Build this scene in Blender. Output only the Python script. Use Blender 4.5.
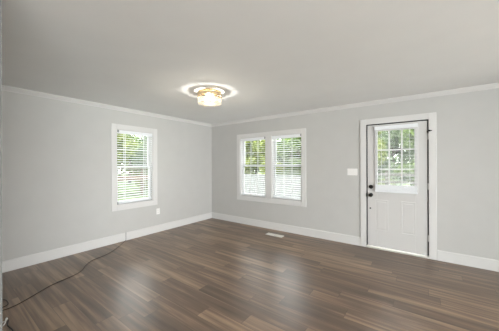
import bpy, bmesh, math, random
from mathutils import Matrix, Vector
random.seed(7)
SC = bpy.context.scene
COL = SC.collection
for o in list(bpy.data.objects):
    bpy.data.objects.remove(o)

# ------------------------------------------------------------------ camera
cam_d = bpy.data.cameras.new('camera')
cam = bpy.data.objects.new('camera', cam_d)
COL.objects.link(cam)
F, YAW, ROLL = 233.28, 0.6314, -0.0035
CAM = Vector((4.406, -4.348, 1.408))
fw = Vector((-math.sin(YAW), math.cos(YAW), 0))
rt = Vector((math.cos(YAW), math.sin(YAW), 0))
up = rt.cross(fw)
r2 = math.cos(ROLL)*rt + math.sin(ROLL)*up
u2 = -math.sin(ROLL)*rt + math.cos(ROLL)*up
m = Matrix((r2, u2, -fw)).transposed().to_4x4()
m.translation = CAM
cam.matrix_world = m
cam_d.sensor_width = 36
cam_d.lens = F/499*36
cam_d.shift_y = -1.6/499
cam_d.clip_start = 0.02
SC.camera = cam

# ------------------------------------------------------------------ world, sun, fill lamps, exposure
SC.view_settings.view_transform = 'Standard'
SC.view_settings.look = 'None'
SC.view_settings.gamma = 1
SC.view_settings.use_curve_mapping = False
SC.view_settings.exposure = 0.28
w = bpy.data.worlds.new('sky')
SC.world = w
w.use_nodes = True
nt = w.node_tree
bg = nt.nodes['Background']
sky = nt.nodes.new('ShaderNodeTexSky')
sky.sky_type = 'NISHITA'
sky.sun_disc = False
sky.sun_elevation = math.radians(52)
sky.sun_rotation = math.radians(170)
sky.air_density = 1.0
sky.dust_density = 4.0
sky.ozone_density = 1.0
cl = nt.nodes.new('ShaderNodeTexNoise')          # thin bright cloud over the blue
cl.inputs['Scale'].default_value = 3.0
cl.inputs['Detail'].default_value = 5
rmp = nt.nodes.new('ShaderNodeMapRange')
rmp.inputs[1].default_value, rmp.inputs[2].default_value = .3, .7
rmp.inputs[3].default_value, rmp.inputs[4].default_value = .82, 1.0
mxs = nt.nodes.new('ShaderNodeMix'); mxs.data_type = 'RGBA'
nt.links.new(cl.outputs[0], rmp.inputs[0])
nt.links.new(rmp.outputs[0], mxs.inputs[0])
nt.links.new(sky.outputs[0], mxs.inputs[6])
mxs.inputs[7].default_value = (3.25, 3.2, 3.15, 1)
nt.links.new(mxs.outputs[2], bg.inputs[0])
bg.inputs[1].default_value = 1.8

sd = bpy.data.lights.new('sun', 'SUN')
sd.energy = 2.2
sd.angle = math.radians(1.5)
sd.color = (1, .95, .86)
so = bpy.data.objects.new('sun', sd)
COL.objects.link(so)
so.rotation_euler = Vector((-.18, .75, -.95)).to_track_quat('-Z', 'Y').to_euler()

def area(name, loc, d, sx, sy, power, color):
    a = bpy.data.lights.new(name, 'AREA')
    a.shape = 'RECTANGLE'
    a.size, a.size_y, a.energy, a.color = sx, sy, power, color
    o = bpy.data.objects.new(name, a)
    COL.objects.link(o)
    o.location = loc
    o.rotation_euler = Vector(d).to_track_quat('-Z', 'Y').to_euler()
    return o
# added fill lamps, tilted up, at invented unseen windows right of the camera
area('fill_right', (9.9, -2.6, 1.3), (-1, 0, .6), 3.2, 1.5, 130, (.93, .975, 1))
area('fill_right', (9.9, -6.5, 1.3), (-1, 0, 1.0), 3.2, 1.7, 520, (.88, .965, 1))
area('fill_right', (9.9, -8.9, 1.3), (-1, 0, .8), 1.4, 1.7, 120, (.965, .985, 1))

# ------------------------------------------------------------------ materials
def mat(name, col, rough=.5, metal=0, **kw):
    m = bpy.data.materials.new(name)
    m.use_nodes = True
    b = m.node_tree.nodes['Principled BSDF']
    b.inputs['Base Color'].default_value = (*col, 1)
    b.inputs['Roughness'].default_value = rough
    b.inputs['Metallic'].default_value = metal
    for k, v in kw.items():
        b.inputs[k.replace('_', ' ')].default_value = v
    return m
def noise_bump(m, scale, strength, dist=.001, vary=0):
    n = m.node_tree
    b = n.nodes['Principled BSDF']
    tc = n.nodes.new('ShaderNodeTexCoord')
    nz = n.nodes.new('ShaderNodeTexNoise')
    nz.inputs['Scale'].default_value = scale
    nz.inputs['Detail'].default_value = 4
    n.links.new(tc.outputs['Object'], nz.inputs['Vector'])
    bp = n.nodes.new('ShaderNodeBump')
    bp.inputs['Strength'].default_value = strength
    bp.inputs['Distance'].default_value = dist
    n.links.new(nz.outputs[0], bp.inputs['Height'])
    n.links.new(bp.outputs[0], b.inputs['Normal'])
    if vary:
        c = b.inputs['Base Color'].default_value[:3]
        n2 = n.nodes.new('ShaderNodeTexNoise')
        n2.inputs['Scale'].default_value = scale*.02 if scale > 60 else scale*.4
        n.links.new(tc.outputs['Object'], n2.inputs['Vector'])
        r = n.nodes.new('ShaderNodeValToRGB')
        r.color_ramp.elements[0].position = .3
        r.color_ramp.elements[1].position = .7
        r.color_ramp.elements[0].color = (*[x*(1-vary) for x in c], 1)
        r.color_ramp.elements[1].color = (*[min(1, x*(1+vary)) for x in c], 1)
        n.links.new(n2.outputs[0], r.inputs[0])
        n.links.new(r.outputs[0], b.inputs['Base Color'])
    return m
WALL = noise_bump(mat('greige_wall_paint', (.50, .490, .471), .7), 220, .12, .001, .015)
WALLD = noise_bump(mat('shaded_wall_paint', (.11, .108, .10), .7), 220, .12, .001, .015)  # darker copy of the wall paint; the partition end's shade is in its colour
CEIL = noise_bump(mat('ceiling_paint', (.915, .92, .91), .8), 160, .15, .001, .01)
TRIM = noise_bump(mat('white_trim_paint', (.65, .635, .62), .38), 90, .05)
DOORM = noise_bump(mat('white_door_paint', (.60, .585, .57), .35), 90, .06)
SASH = mat('white_vinyl_sash', (.80, .80, .80), .35)
SLAT = mat('white_blind_slat', (.84, .85, .87), .4)
BLACK = mat('black_hardware', (.012, .011, .011), .3, .4)
GREY = mat('grey_bracket', (.28, .29, .29), .35, .3)
PLAST = mat('white_plastic', (.83, .81, .79), .3)
GAP = mat('dark_weatherstrip', (.05, .048, .045), .8)
GOLD = mat('brushed_gold', (.78, .62, .40), .25, 1)
CABLE = mat('brown_cable', (.035, .024, .018), .5)
BCABLE = mat('black_cable', (.012, .012, .012), .4)
WCABLE = mat('white_cable', (.7, .7, .68), .4)
ALU = mat('aluminium_threshold', (.75, .72, .68), .35, .3)
VENT = mat('cream_vent_metal', (.82, .79, .73), .4)
WOODP = noise_bump(mat('cedar_brown_timber', (.12, .078, .055), .7), 30, .3, .004, .25)
FENCE = noise_bump(mat('white_fence_board', (.17, .175, .185), .5), 20, .1, .002, .04)
GRAYW = noise_bump(mat('weathered_grey_timber', (.08, .075, .068), .8), 30, .3, .004, .25)
BARK = noise_bump(mat('tree_bark', (.075, .055, .04), .9), 12, .8, .02, .35)

def glass_mat():
    m = bpy.data.materials.new('window_glass')
    m.use_nodes = True
    n = m.node_tree
    n.nodes.clear()
    out = n.nodes.new('ShaderNodeOutputMaterial')
    mix = n.nodes.new('ShaderNodeMixShader')
    t = n.nodes.new('ShaderNodeBsdfTransparent')
    t.inputs[0].default_value = (.96, .98, .97, 1)
    g = n.nodes.new('ShaderNodeBsdfGlossy')
    g.inputs['Roughness'].default_value = .02
    fr = n.nodes.new('ShaderNodeFresnel')
    fr.inputs[0].default_value = 1.3
    n.links.new(fr.outputs[0], mix.inputs[0])
    n.links.new(t.outputs[0], mix.inputs[1])
    n.links.new(g.outputs[0], mix.inputs[2])
    n.links.new(mix.outputs[0], out.inputs[0])
    return m
GLASS = glass_mat()
def crystal_mat():
    m = bpy.data.materials.new('crystal')
    m.use_nodes = True
    n = m.node_tree
    n.nodes.clear()
    out = n.nodes.new('ShaderNodeOutputMaterial')
    mix = n.nodes.new('ShaderNodeMixShader')
    mix.inputs[0].default_value = .075
    t = n.nodes.new('ShaderNodeBsdfTransparent')
    t.inputs[0].default_value = (1, .98, .94, 1)
    mx2 = n.nodes.new('ShaderNodeMixShader')
    mx2.inputs[0].default_value = .5
    g = n.nodes.new('ShaderNodeBsdfGlossy')
    g.inputs['Roughness'].default_value = .08
    tr = n.nodes.new('ShaderNodeBsdfTranslucent')
    n.links.new(g.outputs[0], mx2.inputs[1])
    n.links.new(tr.outputs[0], mx2.inputs[2])
    n.links.new(t.outputs[0], mix.inputs[1])
    n.links.new(mx2.outputs[0], mix.inputs[2])
    n.links.new(mix.outputs[0], out.inputs[0])
    return m
CRYSTAL = crystal_mat()
BULB = bpy.data.materials.new('lit_bulb')
BULB.use_nodes = True
_b = BULB.node_tree.nodes['Principled BSDF']
_b.inputs['Emission Color'].default_value = (1, .86, .62, 1)
_b.inputs['Emission Strength'].default_value = 1.5

def floor_mat():
    m = bpy.data.materials.new('wood_plank_floor')
    m.use_nodes = True
    n = m.node_tree
    N, Lk = n.nodes, n.links
    b = N['Principled BSDF']
    tc = N.new('ShaderNodeTexCoord')
    sp = N.new('ShaderNodeSeparateXYZ')
    Lk.new(tc.outputs['Object'], sp.inputs[0])
    def mth(op, a, c=None):
        x = N.new('ShaderNodeMath')
        x.operation = op
        for i, v in enumerate((a, c)):
            if v is None: continue
            if isinstance(v, (int, float)): x.inputs[i].default_value = v
            else: Lk.new(v, x.inputs[i])
        return x.outputs[0]
    PW, PL = .152, 1.22
    yr = mth('DIVIDE', sp.outputs[1], PW)
    row = mth('FLOOR', yr)
    wn = N.new('ShaderNodeTexWhiteNoise'); wn.noise_dimensions = '1D'
    Lk.new(row, wn.inputs['W'])
    xo = mth('ADD', mth('DIVIDE', sp.outputs[0], PL), mth('MULTIPLY', wn.outputs[0], 7.0))
    colm = mth('FLOOR', xo)
    cv = N.new('ShaderNodeCombineXYZ')
    Lk.new(row, cv.inputs[0]); Lk.new(colm, cv.inputs[1])
    w2 = N.new('ShaderNodeTexWhiteNoise'); w2.noise_dimensions = '2D'
    Lk.new(cv.outputs[0], w2.inputs['Vector'])
    # long grain streaks, shifted for each plank
    gv = N.new('ShaderNodeCombineXYZ')
    Lk.new(mth('ADD', mth('MULTIPLY', sp.outputs[0], .9), mth('MULTIPLY', w2.outputs[0], 40)), gv.inputs[0])
    Lk.new(mth('MULTIPLY', sp.outputs[1], 16), gv.inputs[1])
    gn = N.new('ShaderNodeTexNoise')
    gn.inputs['Scale'].default_value = 1.0
    gn.inputs['Detail'].default_value = 6
    gn.inputs['Distortion'].default_value = .25
    Lk.new(gv.outputs[0], gn.inputs['Vector'])
    gv2 = N.new('ShaderNodeCombineXYZ')
    Lk.new(mth('ADD', mth('MULTIPLY', sp.outputs[0], 2), mth('MULTIPLY', w2.outputs[0], 17)), gv2.inputs[0])
    Lk.new(mth('MULTIPLY', sp.outputs[1], 60), gv2.inputs[1])
    g2 = N.new('ShaderNodeTexNoise')
    g2.inputs['Scale'].default_value = 1.0
    g2.inputs['Detail'].default_value = 4
    Lk.new(gv2.outputs[0], g2.inputs['Vector'])
    t = mth('ADD', mth('ADD', mth('MULTIPLY', w2.outputs[0], .22), mth('MULTIPLY', gn.outputs[0], .84)), mth('MULTIPLY', g2.outputs[0], .18))
    rp = N.new('ShaderNodeValToRGB')
    e = rp.color_ramp.elements
    e[0].position, e[0].color = .30, (.050, .030, .018, 1)
    e[1].position, e[1].color = .86, (.36, .238, .145, 1)
    x = e.new(.60); x.color = (.145, .088, .055, 1)
    Lk.new(t, rp.inputs[0])
    # plank seams
    fy = mth('FRACT', yr); fx = mth('FRACT', xo)
    ey = mth('LESS_THAN', mth('MINIMUM', fy, mth('SUBTRACT', 1, fy)), .009)
    ex = mth('LESS_THAN', mth('MINIMUM', fx, mth('SUBTRACT', 1, fx)), .0014)
    seam = mth('MAXIMUM', ey, ex)
    mx = N.new('ShaderNodeMix'); mx.data_type = 'RGBA'
    Lk.new(mth('MULTIPLY', seam, .75), mx.inputs[0])
    Lk.new(rp.outputs[0], mx.inputs[6])
    mx.inputs[7].default_value = (.03, .02, .014, 1)
    Lk.new(mx.outputs[2], b.inputs['Base Color'])
    b.inputs['Specular IOR Level'].default_value = .9
    b.inputs['Roughness'].default_value = .34
    bp = N.new('ShaderNodeBump')
    bp.inputs['Strength'].default_value = .10
    bp.inputs['Distance'].default_value = .0015
    Lk.new(mth('MULTIPLY', seam, -1), bp.inputs['Height'])
    Lk.new(bp.outputs[0], b.inputs['Normal'])
    return m
FLOORM = floor_mat()

def leaf_mat(name, c1, c2):
    m = bpy.data.materials.new(name)
    m.use_nodes = True
    n = m.node_tree
    n.nodes.clear()
    out = n.nodes.new('ShaderNodeOutputMaterial')
    gi = n.nodes.new('ShaderNodeNewGeometry')
    rp = n.nodes.new('ShaderNodeValToRGB')
    rp.color_ramp.elements[0].color = (*c1, 1)
    rp.color_ramp.elements[1].color = (*c2, 1)
    n.links.new(gi.outputs['Random Per Island'], rp.inputs[0])
    d = n.nodes.new('ShaderNodeBsdfDiffuse')
    t = n.nodes.new('ShaderNodeBsdfTranslucent')
    mx = n.nodes.new('ShaderNodeMixShader')
    mx.inputs[0].default_value = .4
    n.links.new(rp.outputs[0], d.inputs[0]); n.links.new(rp.outputs[0], t.inputs[0])
    n.links.new(d.outputs[0], mx.inputs[1]); n.links.new(t.outputs[0], mx.inputs[2])
    n.links.new(mx.outputs[0], out.inputs[0])
    return m
LEAF_Y = leaf_mat('yellow_green_leaves', (.12, .15, .045), (.32, .37, .13))
LEAF_G = leaf_mat('mid_green_leaves', (.075, .12, .04), (.23, .31, .12))
LEAF_B = leaf_mat('cool_green_leaves', (.10, .145, .085), (.25, .32, .19))

def lawn_mat():
    m = mat('lawn_grass', (.3, .45, .15), .9)
    n = m.node_tree
    b = n.nodes['Principled BSDF']
    tc = n.nodes.new('ShaderNodeTexCoord')
    nz = n.nodes.new('ShaderNodeTexNoise')
    nz.inputs['Scale'].default_value = .8
    nz.inputs['Detail'].default_value = 1.5
    n.links.new(tc.outputs['Object'], nz.inputs['Vector'])
    rp = n.nodes.new('ShaderNodeValToRGB')
    rp.color_ramp.elements[0].position = .35
    rp.color_ramp.elements[0].color = (.05, .09, .025, 1)
    rp.color_ramp.elements[1].position = .68
    rp.color_ramp.elements[1].color = (.12, .18, .06, 1)
    n.links.new(nz.outputs[0], rp.inputs[0])
    n.links.new(rp.outputs[0], b.inputs['Base Color'])
    return m
LAWN = lawn_mat()

# ------------------------------------------------------------------ helpers
def BK(u, v, z): return Vector((u, -v, z))       # back wall: u along x, v into the room
def LF(u, v, z): return Vector((v, u, z))        # left wall: u along y, v into the room
def WD(u, v, z): return Vector((u, v, z))
def box(bm, M, u0, u1, v0, v1, z0, z1):
    P = [bm.verts.new(M(u, v, z)) for z in (z0, z1) for v in (v0, v1) for u in (u0, u1)]
    for f in ((0, 1, 3, 2), (4, 5, 7, 6), (0, 1, 5, 4), (2, 3, 7, 6), (0, 2, 6, 4), (1, 3, 7, 5)):
        bm.faces.new([P[i] for i in f])
def prism(bm, prof, a, b):
    """prof: list of offsets (Vector) ; swept from a to b"""
    A = [bm.verts.new(a + p) for p in prof]
    B = [bm.verts.new(b + p) for p in prof]
    n = len(prof)
    bm.faces.new(A); bm.faces.new(B[::-1])
    for i in range(n):
        bm.faces.new((A[i], A[(i+1) % n], B[(i+1) % n], B[i]))
def lathe(bm, pts, c, axis=Vector((0, 0, 1)), seg=24, arc=None):
    """pts (r, h) profile spun about axis at c"""
    q = Vector((0, 0, 1)).rotation_difference(axis).to_matrix()
    rings = []
    for r, h in pts:
        if r < 1e-6:
            rings.append([bm.verts.new(c + q @ Vector((0, 0, h)))])
        else:
            rings.append([bm.verts.new(c + q @ Vector((r*math.cos(2*math.pi*k/seg), r*math.sin(2*math.pi*k/seg), h))) for k in range(seg)])
    for A, B in zip(rings, rings[1:]):
        for k in range(seg):
            j = (k+1) % seg
            if len(A) == 1 and len(B) == 1: continue
            if len(A) == 1: bm.faces.new((A[0], B[k], B[j]))
            elif len(B) == 1: bm.faces.new((A[k], A[j], B[0]))
            else: bm.faces.new((A[k], A[j], B[j], B[k]))
def tube(bm, pts, r, seg=8, taper=None):
    pts = [Vector(p) for p in pts]
    prev = None
    rings = []
    for i, p in enumerate(pts):
        d = (pts[min(i+1, len(pts)-1)] - pts[max(i-1, 0)]).normalized()
        ref = Vector((0, 0, 1)) if abs(d.z) < .9 else Vector((1, 0, 0))
        if prev is None: a = d.cross(ref).normalized()
        else: a = (prev - d*prev.dot(d)).normalized()
        prev = a
        b = d.cross(a)
        rr = r if taper is None else r*(1-(1-taper)*i/(len(pts)-1))
        rings.append([bm.verts.new(p + (a*math.cos(2*math.pi*k/seg)+b*math.sin(2*math.pi*k/seg))*rr) for k in range(seg)])
    for A, B in zip(rings, rings[1:]):
        for k in range(seg):
            bm.faces.new((A[k], A[(k+1) % seg], B[(k+1) % seg], B[k]))
    bm.faces.new(rings[0]); bm.faces.new(rings[-1][::-1])
def spline(pts, n=8):
    pts = [Vector(p) for p in pts]
    out = []
    for i in range(len(pts)-1):
        p0, p1, p2, p3 = pts[max(i-1, 0)], pts[i], pts[i+1], pts[min(i+2, len(pts)-1)]
        for k in range(n):
            t = k/n
            out.append(.5*((2*p1)+(p2-p0)*t+(2*p0-5*p1+4*p2-p3)*t*t+(3*p1-p0-3*p2+p3)*t**3))
    out.append(pts[-1])
    return out
def obj(name, bm, m, parent=None, bevel=0, smooth=False, recalc=True):
    if recalc: bmesh.ops.recalc_face_normals(bm, faces=bm.faces)
    me = bpy.data.meshes.new(name)
    bm.to_mesh(me); bm.free()
    me.materials.append(m)
    if smooth:
        for p in me.polygons: p.use_smooth = True
    o = bpy.data.objects.new(name, me)
    COL.objects.link(o)
    if parent: 
        o.parent = parent
        # geometry is authored in world space; keep it there
        o.matrix_parent_inverse = Matrix.Translation(-parent.location) if not parent.parent else Matrix()
    if bevel:
        md = o.modifiers.new('bevel', 'BEVEL')
        md.width = bevel; md.segments = 2; md.limit_method = 'ANGLE'
    return o
def mk(name, boxes, m, M=WD, parent=None, bevel=0):
    bm = bmesh.new()
    for b in boxes: box(bm, M, *b)
    return obj(name, bm, m, parent, bevel)
def thing(name, label, cat, loc=(0, 0, 0), group=None):
    o = bpy.data.objects.new(name, None)
    o.empty_display_size = .05
    COL.objects.link(o)
    o.location = loc
    o['label'] = label; o['category'] = cat
    if group: o['group'] = group
    return o
def tag(o, label, cat, group=None):
    o['label'] = label; o['category'] = cat
    if group: o['group'] = group
    return o
def struct(o):
    o['kind'] = 'structure'
    return o
def struct_root(name, loc=(0, 0, 0)):
    o = bpy.data.objects.new(name, None)
    o.empty_display_size = .05
    COL.objects.link(o); o.location = loc
    return struct(o)

H, TH = 2.44, .15
XR, YR = 10.0, -10.5
# openings
W1 = (-2.375, -1.667, .665, 2.042)     # left wall window opening (u0,u1,z0,z1)
W2 = (.955, 1.667, .652, 2.012)
W3 = (1.818, 2.512, .652, 2.012)
DR = (3.672, 4.508, 0, 2.058)

# ------------------------------------------------------------------ shell
struct(mk('floor', [(-TH, XR+TH, YR-TH, TH, -.1, 0)], FLOORM))
struct(mk('ceiling', [(-TH, XR+TH, YR-TH, TH, H, H+.18)], CEIL))
struct(mk('wall_left', [(YR, W1[0], -TH, 0, 0, H), (W1[1], TH, -TH, 0, 0, H),
                        (W1[0], W1[1], -TH, 0, 0, W1[2]), (W1[0], W1[1], -TH, 0, W1[3], H)], WALL, LF))
struct(mk('wall_back', [(0, W2[0], -TH, 0, 0, H), (W2[0], W3[1], -TH, 0, 0, W2[2]), (W2[0], W3[1], -TH, 0, W2[3], H),
                        (W2[1], W3[0], -TH, -.02, W2[2], W2[3]),
                        (W3[1], DR[0], -TH, 0, 0, H), (DR[0], DR[1], -TH, 0, DR[3], H), (DR[1], XR, -TH, 0, 0, H)], WALL, BK))
rw = []
for a, b, hole in ((YR, -9.65, 0), (-9.65, -8.2, 1), (-8.2, -8.1, 0), (-8.1, -4.9, 1), (-4.9, -4.2, 0), (-4.2, -.95, 1), (-.95, TH, 0)):
    if hole: rw += [(a, b, XR, XR+TH, 0, .4), (a, b, XR, XR+TH, 2.2, H)]
    else: rw.append((a, b, XR, XR+TH, 0, H))
struct(mk('wall_right', rw, WALL, LF))
struct(mk('wall_rear', [(-TH, XR+TH, YR-TH, YR, 0, H)], WALL))
struct(mk('wall_shade_stub', [(6.3, 6.42, -.9, 0, 0, H)], WALL))  # unseen stub added to shade the right of the back wall from the lamps
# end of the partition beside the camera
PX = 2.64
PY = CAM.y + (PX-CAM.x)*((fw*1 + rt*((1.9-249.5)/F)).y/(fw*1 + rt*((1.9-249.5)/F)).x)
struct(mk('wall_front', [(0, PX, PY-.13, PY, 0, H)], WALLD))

BBH, BBT = .148, .015
def baseboard(name, M, u0, u1):
    bm = bmesh.new()
    pr = [(0, 0), (BBT, 0), (BBT, BBH-.012), (BBT-.006, BBH), (0, BBH)]
    A = [bm.verts.new(M(u0, v, z)) for v, z in pr]
    B = [bm.verts.new(M(u1, v, z)) for v, z in pr]
    bm.faces.new(A); bm.faces.new(B[::-1])
    for i in range(5): bm.faces.new((A[i], A[(i+1) % 5], B[(i+1) % 5], B[i]))
    return struct(obj(name, bm, TRIM))
baseboard('baseboard_left', LF, PY, -2.222)
baseboard('baseboard_left', LF, -2.218, 0)
baseboard('baseboard_back', BK, 0, 3.583)
baseboard('baseboard_back', BK, 4.605, XR)
baseboard('baseboard_front', lambda u, v, z: Vector((u, PY+v, z)), BBT, PX-.35)
def crown(name, M, u0, u1):
    bm = bmesh.new()
    pr = [(0, H), (0, H-.061), (.008, H-.061), (.012, H-.05), (.026, H-.032), (.036, H-.016), (.042, H-.010), (.042, H)]
    A = [bm.verts.new(M(u0, v, z)) for v, z in pr]
    B = [bm.verts.new(M(u1, v, z)) for v, z in pr]
    bm.faces.new(A); bm.faces.new(B[::-1])
    for i in range(8): bm.faces.new((A[i], A[(i+1) % 8], B[(i+1) % 8], B[i]))
    return struct(obj(name, bm, TRIM))
crown('trim_1', LF, PY, 0)
crown('trim_2', BK, 0, XR)

# ------------------------------------------------------------------ windows
def sash(M, parent, name, u0, u1, z0, z1, v, muntin):
    s = .042
    fr = mk(name, [(u0, u0+s, v-.014, v+.014, z0, z1), (u1-s, u1, v-.014, v+.014, z0, z1),
                   (u0+s, u1-s, v-.014, v+.014, z0, z0+s), (u0+s, u1-s, v-.014, v+.014, z1-s*.8, z1)], SASH, M, parent, .003)
    mk('glass', [(u0+s, u1-s, v-.002, v+.002, z0+s, z1-s*.8)], GLASS, M, fr)
    if muntin:
        zc, uc = (z0+z1)/2, (u0+u1)/2
        mk('muntin', [(u0+s, u1-s, v+.002, v+.008, zc-.009, zc+.009)], SASH, M, fr)
def window_unit(M, root, W, muntin=False):
    u0, u1, z0, z1 = W
    # jamb lining
    mk('jamb', [(u0, u0+.012, -TH, 0, z0, z1), (u1-.012, u1, -TH, 0, z0, z1),
                (u0+.012, u1-.012, -TH, 0, z0, z0+.014), (u0+.012, u1-.012, -TH, 0, z1-.012, z1)], TRIM, M, root)
    a, b = u0+.012, u1-.012
    zm = 1.36
    sash(M, root, 'lower_sash', a, b, z0+.014, zm+.02, -.085, False)
    sash(M, root, 'upper_sash', a, b, zm-.02, z1-.012, -.118, muntin)
def casing(M, root, u0, u1, z0, z1, extra=(), cw=.092):
    a, b, c, d = u0-cw, u1+cw, z0-cw, z1+cw
    bx = [(a, u0, 0, .018, c, d), (u1, b, 0, .018, c, d), (u0, u1, 0, .018, z1, d), (u0, u1, 0, .018, c, z0)]
    mk('casing', bx + list(extra), TRIM, M, root, .003)
w1 = struct_root('window_1', (0, -2.02, .57))
casing(LF, w1, W1[0], W1[1], W1[2], W1[3])
window_unit(LF, w1, W1, True)
w2 = struct_root('window_2', (1.73, 0, .56))
casing(BK, w2, W2[0], W3[1], W2[2], W2[3], [(W2[1], W3[0], -.02, .014, W2[2], W2[3])])
window_unit(BK, w2, W2, True)
window_unit(BK, w2, W3, True)

# ------------------------------------------------------------------ blinds
def blind(M, name, label, W, tilt, cords, bracket_us, wand_u, hold=None):
    """inside-mounted horizontal blind; tilt in degrees, room-side edge down when positive"""
    u0, u1, z0, z1 = W
    a, b = u0+.018, u1-.018
    root = thing(name, label, 'window blind', M((a+b)/2, -.03, z0+.014), 'white slatted blinds in the windows')
    mk('headrail', [(a, b, -.058, -.006, z1-.058, z1-.014)], SLAT, M, root, .003)
    mk('valance', [(a-.004, b+.004, -.006, .004, z1-.075, z1-.012)], SLAT, M, root, .003)
    bm = bmesh.new()
    c, s = math.cos(math.radians(tilt)), math.sin(math.radians(tilt))
    z = z0+.075
    vc, hw, th = -.032, .024, .0013
    while z < z1-.09:
        prof = []
        for t in (-1, -.5, 0, .5, 1): prof.append((t*hw, .0025*(1-t*t)+th))
        for t in (1, .5, 0, -.5, -1): prof.append((t*hw, .0025*(1-t*t)-th))
        P = [(vc + p*c + q*s, z - p*s + q*c) for p, q in prof]
        A = [bm.verts.new(M(a, v, zz)) for v, zz in P]
        B = [bm.verts.new(M(b, v, zz)) for v, zz in P]
        bm.faces.new(A); bm.faces.new(B[::-1])
        for i in range(len(P)): bm.faces.new((A[i], A[(i+1) % len(P)], B[(i+1) % len(P)], B[i]))
        z += .0445
    obj('slats', bm, SLAT, root)
    mk('bottom_rail', [(a, b, -.056, -.008, z0+.03, z0+.056)], SLAT, M, root, .004)
    for cu in cords:
        mk('ladder_cord', [(cu-.0045, cu+.0045, -.0065, -.005, z0+.05, z1-.07), (cu-.0045, cu+.0045, -.0595, -.058, z0+.05, z1-.07)], SLAT, M, root)
    for bu in bracket_us:
        mk('bracket', [(bu-.015, bu+.015, -.01, .009, z1-.055, z1-.008)], GREY, M, root, .002)
    if wand_u is not None:
        bm = bmesh.new()
        tube(bm, [M(wand_u, .012, z1-.06), M(wand_u, .013, z1-.4), M(wand_u, .012, z1-.75)], .0045)
        obj('tilt_wand', bm, PLAST, root, 0, True)
    if hold is not None:
        mk('hold_down_bracket', [(hold-.006, hold+.008, -.02, .006, z0+.014, z0+.06)], GREY, M, root)
    return root
blind(LF, 'window_blind', 'white slatted blind in the single window on the left wall', W1, 14, (-2.215, -1.83), (W1[0]+.03,), None, W1[0]+.02)
blind(BK, 'window_blind', 'white slatted blind in the left half of the double window', W2, 1.5, (1.25, 1.445), (W2[1]-.018,), None)
blind(BK, 'window_blind', 'white slatted blind in the right half of the double window, nearest the door', W3, 17, (2.10, 2.28), (W3[1]-.018,), None)

# ------------------------------------------------------------------ door
dr = struct_root('door_1', (4.09, 0, 0))
cw = .092
mk('casing', [(DR[0]-cw, DR[0], 0, .018, 0, DR[3]+cw), (DR[1], DR[1]+cw, 0, .018, 0, DR[3]+cw), (DR[0], DR[1], 0, .018, DR[3], DR[3]+cw)], TRIM, BK, dr, .004)
mk('weatherstrip', [(DR[0], DR[0]+.03, -TH, -.062, .02, DR[3]), (DR[1]-.03, DR[1], -TH, -.062, .02, DR[3]), (DR[0], DR[1], -TH, -.062, DR[3]-.03, DR[3]),
                    (DR[0], DR[0]+.0012, -.062, 0, .02, DR[3]), (DR[1]-.0012, DR[1], -.062, 0, .02, DR[3]), (DR[0], DR[1], -.062, 0, DR[3]-.0012, DR[3]),
                    (DR[0], DR[1], -.1, -.062, .022, .032)], GAP, BK, dr)
mk('threshold', [(DR[0], DR[1], -TH, .022, 0, .022)], ALU, BK, dr, .004)
GL = (3.835, 4.345, 1.0, 1.94)
S = (3.690, 4.493, .040, 2.043)
v0, v1 = -.052, -.008
slab = mk('door_slab', [(S[0], GL[0], v0, v1, S[2], S[3]), (GL[1], S[1], v0, v1, S[2], S[3]),
                        (GL[0], GL[1], v0, v1, S[2], GL[2]), (GL[0], GL[1], v0, v1, GL[3], S[3])], DOORM, BK, dr, .002)
def panel(u0, u1, z0, z1):
    bm = bmesh.new()
    # moulded frame then raised field
    def ring(o0, h0, o1, h1):
        A = [(u0+o0, z0+o0), (u1-o0, z0+o0), (u1-o0, z1-o0), (u0+o0, z1-o0)]
        B = [(u0+o1, z0+o1), (u1-o1, z0+o1), (u1-o1, z1-o1), (u0+o1, z1-o1)]
        VA = [bm.verts.new(BK(u, v1+h0, z)) for u, z in A]
        VB = [bm.verts.new(BK(u, v1+h1, z)) for u, z in B]
        for i in range(4): bm.faces.new((VA[i], VA[(i+1) % 4], VB[(i+1) % 4], VB[i]))
    ring(0, 0, .007, .0035); ring(.007, .0035, .015, .0005); ring(.015, .0005, .028, .0005); ring(.028, .0005, .040, .003)
    vv = [bm.verts.new(BK(u, v1+.003, z)) for u, z in ((u0+.04, z0+.04), (u1-.04, z0+.04), (u1-.04, z1-.04), (u0+.04, z1-.04))]
    bm.faces.new(vv)
    bmesh.ops.remove_doubles(bm, verts=bm.verts, dist=1e-5)
    obj('door_panel', bm, DOORM, slab)
panel(3.80, 3.99, .30, .81)
panel(4.165, 4.355, .30, .81)
g = GL
mk('lite_frame', [(g[0]-.04, g[0]+.008, v1, v1+.016, g[2]-.04, g[3]+.04), (g[1]-.008, g[1]+.04, v1, v1+.016, g[2]-.04, g[3]+.04),
                  (g[0]+.008, g[1]-.008, v1, v1+.016, g[2]-.04, g[2]+.008), (g[0]+.008, g[1]-.008, v1, v1+.016, g[3]-.008, g[3]+.04)], TRIM, BK, slab, .004)
mk('glass', [(g[0], g[1], -.033, -.028, g[2], g[3])], GLASS, BK, slab)
mu = []
for k in (1, 2):
    u = g[0]+(g[1]-g[0])*k/3; mu.append((u-.011, u+.011, -.028, -.016, g[2], g[3]))
    z = g[2]+(g[3]-g[2])*k/3; mu.append((g[0], g[1], -.028, -.0165, z-.010, z+.010))
mk('muntin_grid', mu, TRIM, BK, slab)
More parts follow.
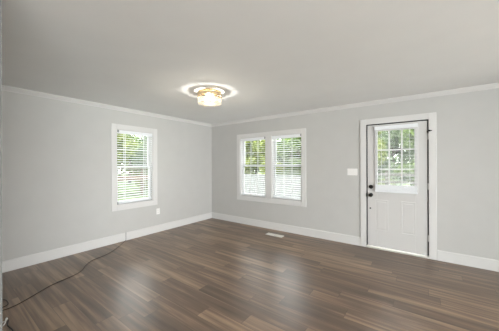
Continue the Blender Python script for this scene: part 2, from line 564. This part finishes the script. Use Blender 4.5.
def knob(name, z, big):
    bm = bmesh.new()
    c = BK(3.74, v1, z)
    ax = Vector((0, -1, 0))
    lathe(bm, [(0, 0), (.033, 0), (.033, .006), (.030, .010), (.0001, .010)], c, ax, 28)
    if big: lathe(bm, [(.012, .01), (.011, .028), (.024, .036), (.031, .048), (.030, .058), (.022, .066), (0, .068)], c, ax, 28)
    else:
        lathe(bm, [(.026, .01), (.025, .018), (0, .019)], c, ax, 24)
        box(bm, BK, 3.7355, 3.7445, v1+.018, v1+.036, z-.017, z+.017)
    obj(name, bm, BLACK, dr, 0, False)
knob('deadbolt', 1.018, False)
knob('door_knob', .882, True)
bm = bmesh.new()
lathe(bm, [(0, 0), (.013, 0), (.013, .003), (.008, .004), (.0001, .002)], BK(3.73, v1, .66), Vector((0, -1, 0)), 18)
obj('keyhole_cover', bm, BLACK, dr)
mk('strike_plate', [(DR[0]-.004, DR[0]+.008, -.03, .0195, .85, .91)], BLACK, BK, dr)
mk('door_latch', [(4.488, 4.502, v1, .02, 1.862, 1.886), (4.502, 4.548, .012, .024, 1.882, 1.894), (4.508, 4.53, .018, .024, 1.875, 1.90)], BLACK, BK, dr)
for z in (.25, 1.02, 1.76):
    bm = bmesh.new()
    lathe(bm, [(0, 0), (.006, 0), (.006, .09), (0, .09)], BK(4.503, .0, z), Vector((0, 0, 1)), 10)
    obj('hinge', bm, TRIM, dr)
# blind hung on the door
db = thing('door_blind', 'white mini blind hung over the glass of the entry door', 'window blind', BK(4.09, .01, .94))
vb0, vb1 = v1+.017, v1+.045
mk('headrail', [(3.80, 4.38, vb0-.0005, vb1, 1.955, 2.01)], SLAT, BK, db, .003)
bm = bmesh.new()
z = 1.075
while z < 1.95:
    for (vv0, vv1, za, zb) in ((vb0+.001, vb1-.003, z+.0014, z-.0014),):
        t = .0007
        P = [(vv0, za-t), (vv1, zb-t), (vv1, zb+t), ((vv0+vv1)/2, (za+zb)/2+t+.0012), (vv0, za+t)]
        A = [bm.verts.new(BK(3.81, v, zz)) for v, zz in P]; B = [bm.verts.new(BK(4.37, v, zz)) for v, zz in P]
        bm.faces.new(A); bm.faces.new(B[::-1])
        for i in range(5): bm.faces.new((A[i], A[(i+1) % 5], B[(i+1) % 5], B[i]))
    z += .0215
obj('slats', bm, SLAT, db)
bm = bmesh.new()
z = .968
while z < 1.06:
    box(bm, BK, 3.81, 4.37, vb0+.001, vb1-.002, z, z+.0040); z += .0045
obj('stacked_slats', bm, SLAT, db)
mk('bottom_rail', [(3.805, 4.375, vb0, vb1, .944, .966)], SLAT, BK, db, .003)
for cu in (3.90, 4.28):
    mk('ladder_cord', [(cu-.002, cu+.002, vb1-.002, vb1-.001, .96, 1.96)], SLAT, BK, db)

# ------------------------------------------------------------------ small wall and floor fittings
sw = thing('light_switch', 'white three-gang light switch plate on the back wall left of the door', 'light switch', BK(3.452, 0, 1.202))
mk('plate', [(3.37, 3.535, 0, .006, 1.203, 1.32)], PLAST, BK, sw, .003)
for k in range(3):
    u = 3.4525+(k-1)*.046
    mk('toggle', [(u-.005, u+.005, .006, .016, 1.256, 1.275)], PLAST, BK, sw, .002)
ot = thing('wall_outlet', 'white electrical outlet low on the left wall beneath the window corner', 'outlet', LF(-1.555, 0, .37))
mk('plate', [(-1.594, -1.516, 0, .006, .368, .49)], PLAST, LF, ot, .003)
for z in (.408, .45):
    bm = bmesh.new()
    box(bm, LF, -1.573, -1.537, .0055, .008, z-.014, z+.014)
    s = obj('socket', bm, PLAST, ot, .002)
    mk('slot', [(-1.563, -1.560, .008, .0085, z-.005, z+.006), (-1.550, -1.547, .008, .0085, z-.005, z+.006)], GAP, LF, s)
vt = thing('floor_vent', 'cream metal floor register near the back wall under the double window', 'floor vent', (2.09, -.345, 0))
mk('frame', [(1.91, 2.27, -.405, -.390, 0, .008), (1.91, 2.27, -.300, -.285, 0, .008), (1.91, 1.93, -.39, -.30, 0, .008), (2.25, 2.27, -.39, -.30, 0, .008), (2.085, 2.095, -.39, -.30, 0, .007)], VENT, WD, vt, .002)
mk('damper', [(1.93, 2.25, -.39, -.30, .0005, .002)], GREY, WD, vt)
bm = bmesh.new()
x = 1.936
while x < 2.245:
    if not 2.078 < x < 2.098: box(bm, WD, x, x+.0075, -.39, -.30, .002, .0065)
    x += .0115
obj('louvers', bm, VENT, vt)

r = .0037
path = [(.019, -2.220, .150), (.019, -2.221, .09), (.020, -2.222, .02), (.035, -2.24, .006), (.10, -2.31, r), (.176, -2.384, r), (.29, -2.50, r), (.395, -2.626, r), (.475, -2.77, r), (.529, -2.95, r),
        (.64, -3.07, r), (.775, -3.16, r), (.853, -3.26, r), (.897, -3.40, r), (.941, -3.53, r), (1.022, -3.657, r), (1.091, -3.758, r), (1.138, -3.84, r),
        (1.155, -3.91, r), (1.14, -3.965, r), (1.05, -4.0, r), (.93, -3.98, r), (.885, -3.93, r), (.92, -3.893, r), (1.0, -3.885, r), (1.06, -3.895, r), (1.09, -3.94, r)]
bm = bmesh.new(); tube(bm, spline(path, 6), r)
tag(obj('floor_cable', bm, CABLE, None, 0, True), 'thin brown cable snaking over the floor from the left baseboard', 'cable')
bm = bmesh.new()
tube(bm, spline([(1.30, -4.04, .003), (1.38, -4.0, .003), (1.43, -3.965, .02), (1.47, -3.952, .05), (1.50, -3.962, .075), (1.53, -3.975, .05), (1.50, -4.0, .01), (1.42, -4.03, .003), (1.34, -4.06, .003)], 6), .004)
tag(obj('cord_loop', bm, WCABLE, None, 0, True), 'white cord loop on the floor at the bottom left corner', 'cable')
bm = bmesh.new()
tube(bm, spline([(1.40, -3.935, .004), (1.49, -3.953, .004), (1.60, -3.94, .004), (1.72, -3.95, .004), (1.9, -4.0, .004)], 6), .004)
tag(obj('black_cord', bm, BCABLE, None, 0, True), 'short black cord on the floor beside the white cord loop', 'cable')

# ------------------------------------------------------------------ ceiling light
LC = Vector((1.975, -1.985, H))
cl = thing('ceiling_light', 'lit flush ceiling light with gold rings and a clear crystal drum', 'ceiling light', LC)
bm = bmesh.new()
lathe(bm, [(0, 0), (.160, 0), (.160, -.010), (.152, -.016), (.0, -.016)], LC, seg=40)
obj('canopy', bm, GOLD, cl, 0, False)
def band(name, r0, z0, z1, th=.004, seg=48):
    bm = bmesh.new()
    lathe(bm, [(r0, z0), (r0+th, z0), (r0+th, z1), (r0, z1), (r0, z0)], LC, seg=seg)
    bmesh.ops.remove_doubles(bm, verts=bm.verts, dist=1e-6)
    return obj(name, bm, GOLD, cl)
band('upper_ring', .168, -.068, -.030)
band('lower_ring', .168, -.100, -.090)
for k in range(4):
    a = math.radians(20+90*k)
    bm = bmesh.new()
    p = LC+Vector((.1705*math.cos(a), .1705*math.sin(a), 0))
    tube(bm, [p+Vector((0, 0, -.092)), p+Vector((0, 0, -.03))], .006, 8)
    q = LC+Vector((.09*math.cos(a), .09*math.sin(a), -.014))
    tube(bm, [p+Vector((0, 0, -.04)), q], .004, 8)
    obj('post', bm, GOLD, cl, 0, True)
# crystal drum: prisms standing round the ring
NP = 30
for k in range(NP):
    a = 2*math.pi*k/NP
    bm = bmesh.new()
    c = LC+Vector((.163*math.cos(a), .163*math.sin(a), 0))
    t = Vector((-math.sin(a), math.cos(a), 0)); n = Vector((math.cos(a), math.sin(a), 0))
    pr = [t*.0155, n*.006, -t*.0155, -n*.006]
    prism(bm, pr, c+Vector((0, 0, -.170)), c+Vector((0, 0, -.098)))
    obj('crystal_prism', bm, CRYSTAL, cl)
bm = bmesh.new()
lathe(bm, [(0, -.172), (.150, -.172), (.166, -.168), (.166, -.163), (.150, -.165), (0, -.165)], LC, seg=40)
obj('bottom_glass', bm, CRYSTAL, cl)
for k in range(3):
    a = math.radians(75+120*k)
    c = LC+Vector((.06*math.cos(a), .06*math.sin(a), 0))
    bm = bmesh.new()
    lathe(bm, [(.014, -.02), (.014, -.055), (0, -.056)], c, seg=14)
    s = obj('lamp_socket', bm, PLAST, cl)
    bm = bmesh.new()
    lathe(bm, [(0, -.056), (.012, -.058), (.022, -.078), (.026, -.095), (.022, -.112), (.010, -.121), (0, -.123)], c, seg=16)
    obj('bulb', bm, BULB, s, 0, True)
pd = bpy.data.lights.new('ceiling_light_glow', 'POINT')
pd.energy = 11.5
pd.color = (1, .95, .87)
pd.shadow_soft_size = .02
po = bpy.data.objects.new('ceiling_light_glow', pd)
COL.objects.link(po)
po.location = LC+Vector((0, 0, -.15))

# ------------------------------------------------------------------ outdoors
GZ = -.45
struct(mk('lawn', [(-45, 25, -20, 45, GZ-.1, GZ)], LAWN))
fx = thing('board_fence', 'pale solid board fence beyond the double window', 'fence', (-4, 6.2, GZ))
bm = bmesh.new()
x = -10.0
while x < .55:
    box(bm, WD, x, x+.148, 6.2, 6.225, GZ+.05, .80); x += .15
obj('boards', bm, FENCE, fx)
mk('rail', [(-10, .6, 6.17, 6.2, .78, .84)], FENCE, WD, fx)
mk('rail', [(-10, .6, 6.17, 6.2, GZ+.1, GZ+.2)], FENCE, WD, fx)
for k in range(5):
    x = -10+k*2.62
    mk('post', [(x-.06, x+.06, 6.13, 6.25, GZ, .9)], FENCE, WD, fx, .01)
# timber deck railing seen through the left wall window
dk = thing('deck_railing', 'brown timber deck railing with balusters outside the left window', 'railing', (-9.0, -1, GZ))
mk('top_rail', [(-9.07, -8.95, -4.2, 5.4, 1.12, 1.18)], WOODP, WD, dk)
mk('bottom_rail', [(-9.04, -8.98, -4.2, 5.4, .66, .71)], WOODP, WD, dk)
mk('deck_edge', [(-10.6, -8.93, -4.2, 5.4, .50, .58)], WOODP, WD, dk)
y = -4.1
k = 0
while y < 5.4:
    if k % 6 == 0: mk('post', [(-9.06, -8.96, y-.05, y+.05, GZ, 1.12)], WOODP, WD, dk)
    else: mk('baluster', [(-9.03, -8.99, y-.025, y+.025, .71, 1.12)], WOODP, WD, dk)
    y += .24; k += 1
# grey rail fence seen low through the door glass
rf = thing('rail_fence', 'weathered grey timber rail fence seen low through the door glass', 'fence', (4, 8.6, GZ))
for z in (.15, .52, .88):
    mk('rail', [(.9, 9.5, 8.58, 8.62, z-.06, z+.06)], GRAYW, WD, rf)
for k in range(5):
    x = 1+k*2.1
    mk('post', [(x-.06, x+.06, 8.62, 8.74, GZ, 1.05)], GRAYW, WD, rf)

def tree(name, label, cat, loc, h, rad, trunk_h, n, leafm, size=.13, group=None):
    base = Vector((loc[0], loc[1], GZ))
    t = thing(name, label, cat, base, group)
    bm = bmesh.new()
    top = base+Vector((random.uniform(-.3, .3), random.uniform(-.3, .3), trunk_h+h*.6))
    tube(bm, [base-Vector((0, 0, .05)), base.lerp(top, .35)+Vector((random.uniform(-.1, .1), random.uniform(-.1, .1), 0)), base.lerp(top, .7), top], .05+.018*h, 8, .3)
    for i in range(5):
        s = base.lerp(top, random.uniform(.4, .85)); a = random.uniform(0, 6.28)
        e = s+Vector((math.cos(a)*rad*.7, math.sin(a)*rad*.7, random.uniform(.3, .9)*h*.3))
        tube(bm, [s, s.lerp(e, .5)+Vector((0, 0, -.05)), e], .04+.004*h, 6, .3)
    obj('trunk', bm, BARK, t, 0, True)
    bm = bmesh.new()
    cc = base+Vector((0, 0, trunk_h+h/2))
    blobs = []
    for i in range(int(14+h*2)):
        d = Vector((random.gauss(0, 1), random.gauss(0, 1), random.gauss(0, 1))).normalized()*random.uniform(.3, 1)**.5
        blobs.append((cc+Vector((d.x*rad*.8, d.y*rad*.8, d.z*h*.42)), random.uniform(.25, .5)*min(rad, h/2)))
    for i in range(n):
        c, br = random.choice(blobs)
        d = Vector((random.gauss(0, 1), random.gauss(0, 1), random.gauss(0, 1))).normalized()
        p = c+d*br*random.uniform(.5, 1)
        if p.z < GZ+.05: continue
        nn = (d+Vector((random.uniform(-.7, .7), random.uniform(-.7, .7), random.uniform(-.2, .9)))).normalized()
        a = nn.orthogonal().normalized()
        a = Matrix.Rotation(random.uniform(0, 6.28), 3, nn) @ a
        b = nn.cross(a); s = size*random.uniform(.6, 1.3)
        vs = [bm.verts.new(p+a*s), bm.verts.new(p+b*s*.5+nn*s*.12), bm.verts.new(p-a*s), bm.verts.new(p-b*s*.5+nn*s*.12)]
        bm.faces.new(vs)
    obj('foliage', bm, leafm, t, recalc=False)
TG = 'trees beyond the windows'
tree('leafy_tree', 'yellow-green leafy tree seen top left through the double window', 'tree', (-5.2, 9.8), 4.6, 1.6, .3, 7000, LEAF_Y, .13, TG)
tree('leafy_tree', 'green tree behind the white fence seen in the middle of the double window', 'tree', (-1.9, 10.0), 4.4, 1.45, .1, 7000, LEAF_G, .12, TG)
tree('leafy_tree', 'tall yellow-green tree filling the left panes of the door glass', 'tree', (1.6, 11.6), 4.6, 1.3, .1, 7000, LEAF_Y, .12, TG)
tree('leafy_tree', 'bright green tree filling the right panes of the door glass', 'tree', (4.5, 11.0), 4.4, 1.35, .0, 7000, LEAF_G, .13, TG)
tree('leafy_tree', 'cool green tree standing far behind the white fence', 'tree', (-8.7, 12.6), 5.6, 2.1, .1, 7000, LEAF_B, .16, TG)
tree('leafy_tree', 'cool green tree at the right beyond the left window', 'tree', (-13.2, 6.4), 4.4, 1.7, .9, 6000, LEAF_B, .14, TG)
tree('leafy_tree', 'yellow-green tree at the left beyond the railing of the left window', 'tree', (-13.0, 2.9), 3.7, 1.6, .9, 5000, LEAF_Y, .14, TG)
tree('leafy_tree', 'distant green tree between the two nearer ones outside the left window', 'tree', (-18.6, 7.2), 5.2, 2.8, .5, 5000, LEAF_G, .2, TG)
tree('leafy_tree', 'distant bushy tree behind those in the double window', 'tree', (-3.9, 14.2), 5.8, 2.6, .0, 6000, LEAF_B, .18, TG)
tree('leafy_tree', 'distant bushy tree behind those in the door glass', 'tree', (2.9, 15.6), 5.6, 2.5, .0, 6000, LEAF_B, .18, TG)
for i, (x, y, lab) in enumerate([(-2.6, 7.45, 'leafy bush behind the pale fence in the right half of the double window'),
                                 (-4.9, 7.45, 'leafy bush behind the pale fence in the left half of the double window'),
                                 (2.9, 9.45, 'low round shrub behind the rail fence at the left of the door glass'),
                                 (5.6, 9.3, 'low round shrub behind the rail fence at the right of the door glass'),
                                 (-11.5, 4.65, 'low shrub on the lawn past the railing of the left window')]):
    tree('garden_shrub', lab, 'shrub', (x, y), 2.2 if i < 2 else 1.1, .85 if i < 2 else .55, .0, 4500 if i < 2 else 2200, LEAF_Y if i != 3 else LEAF_G, .07, 'shrubs on the lawn')
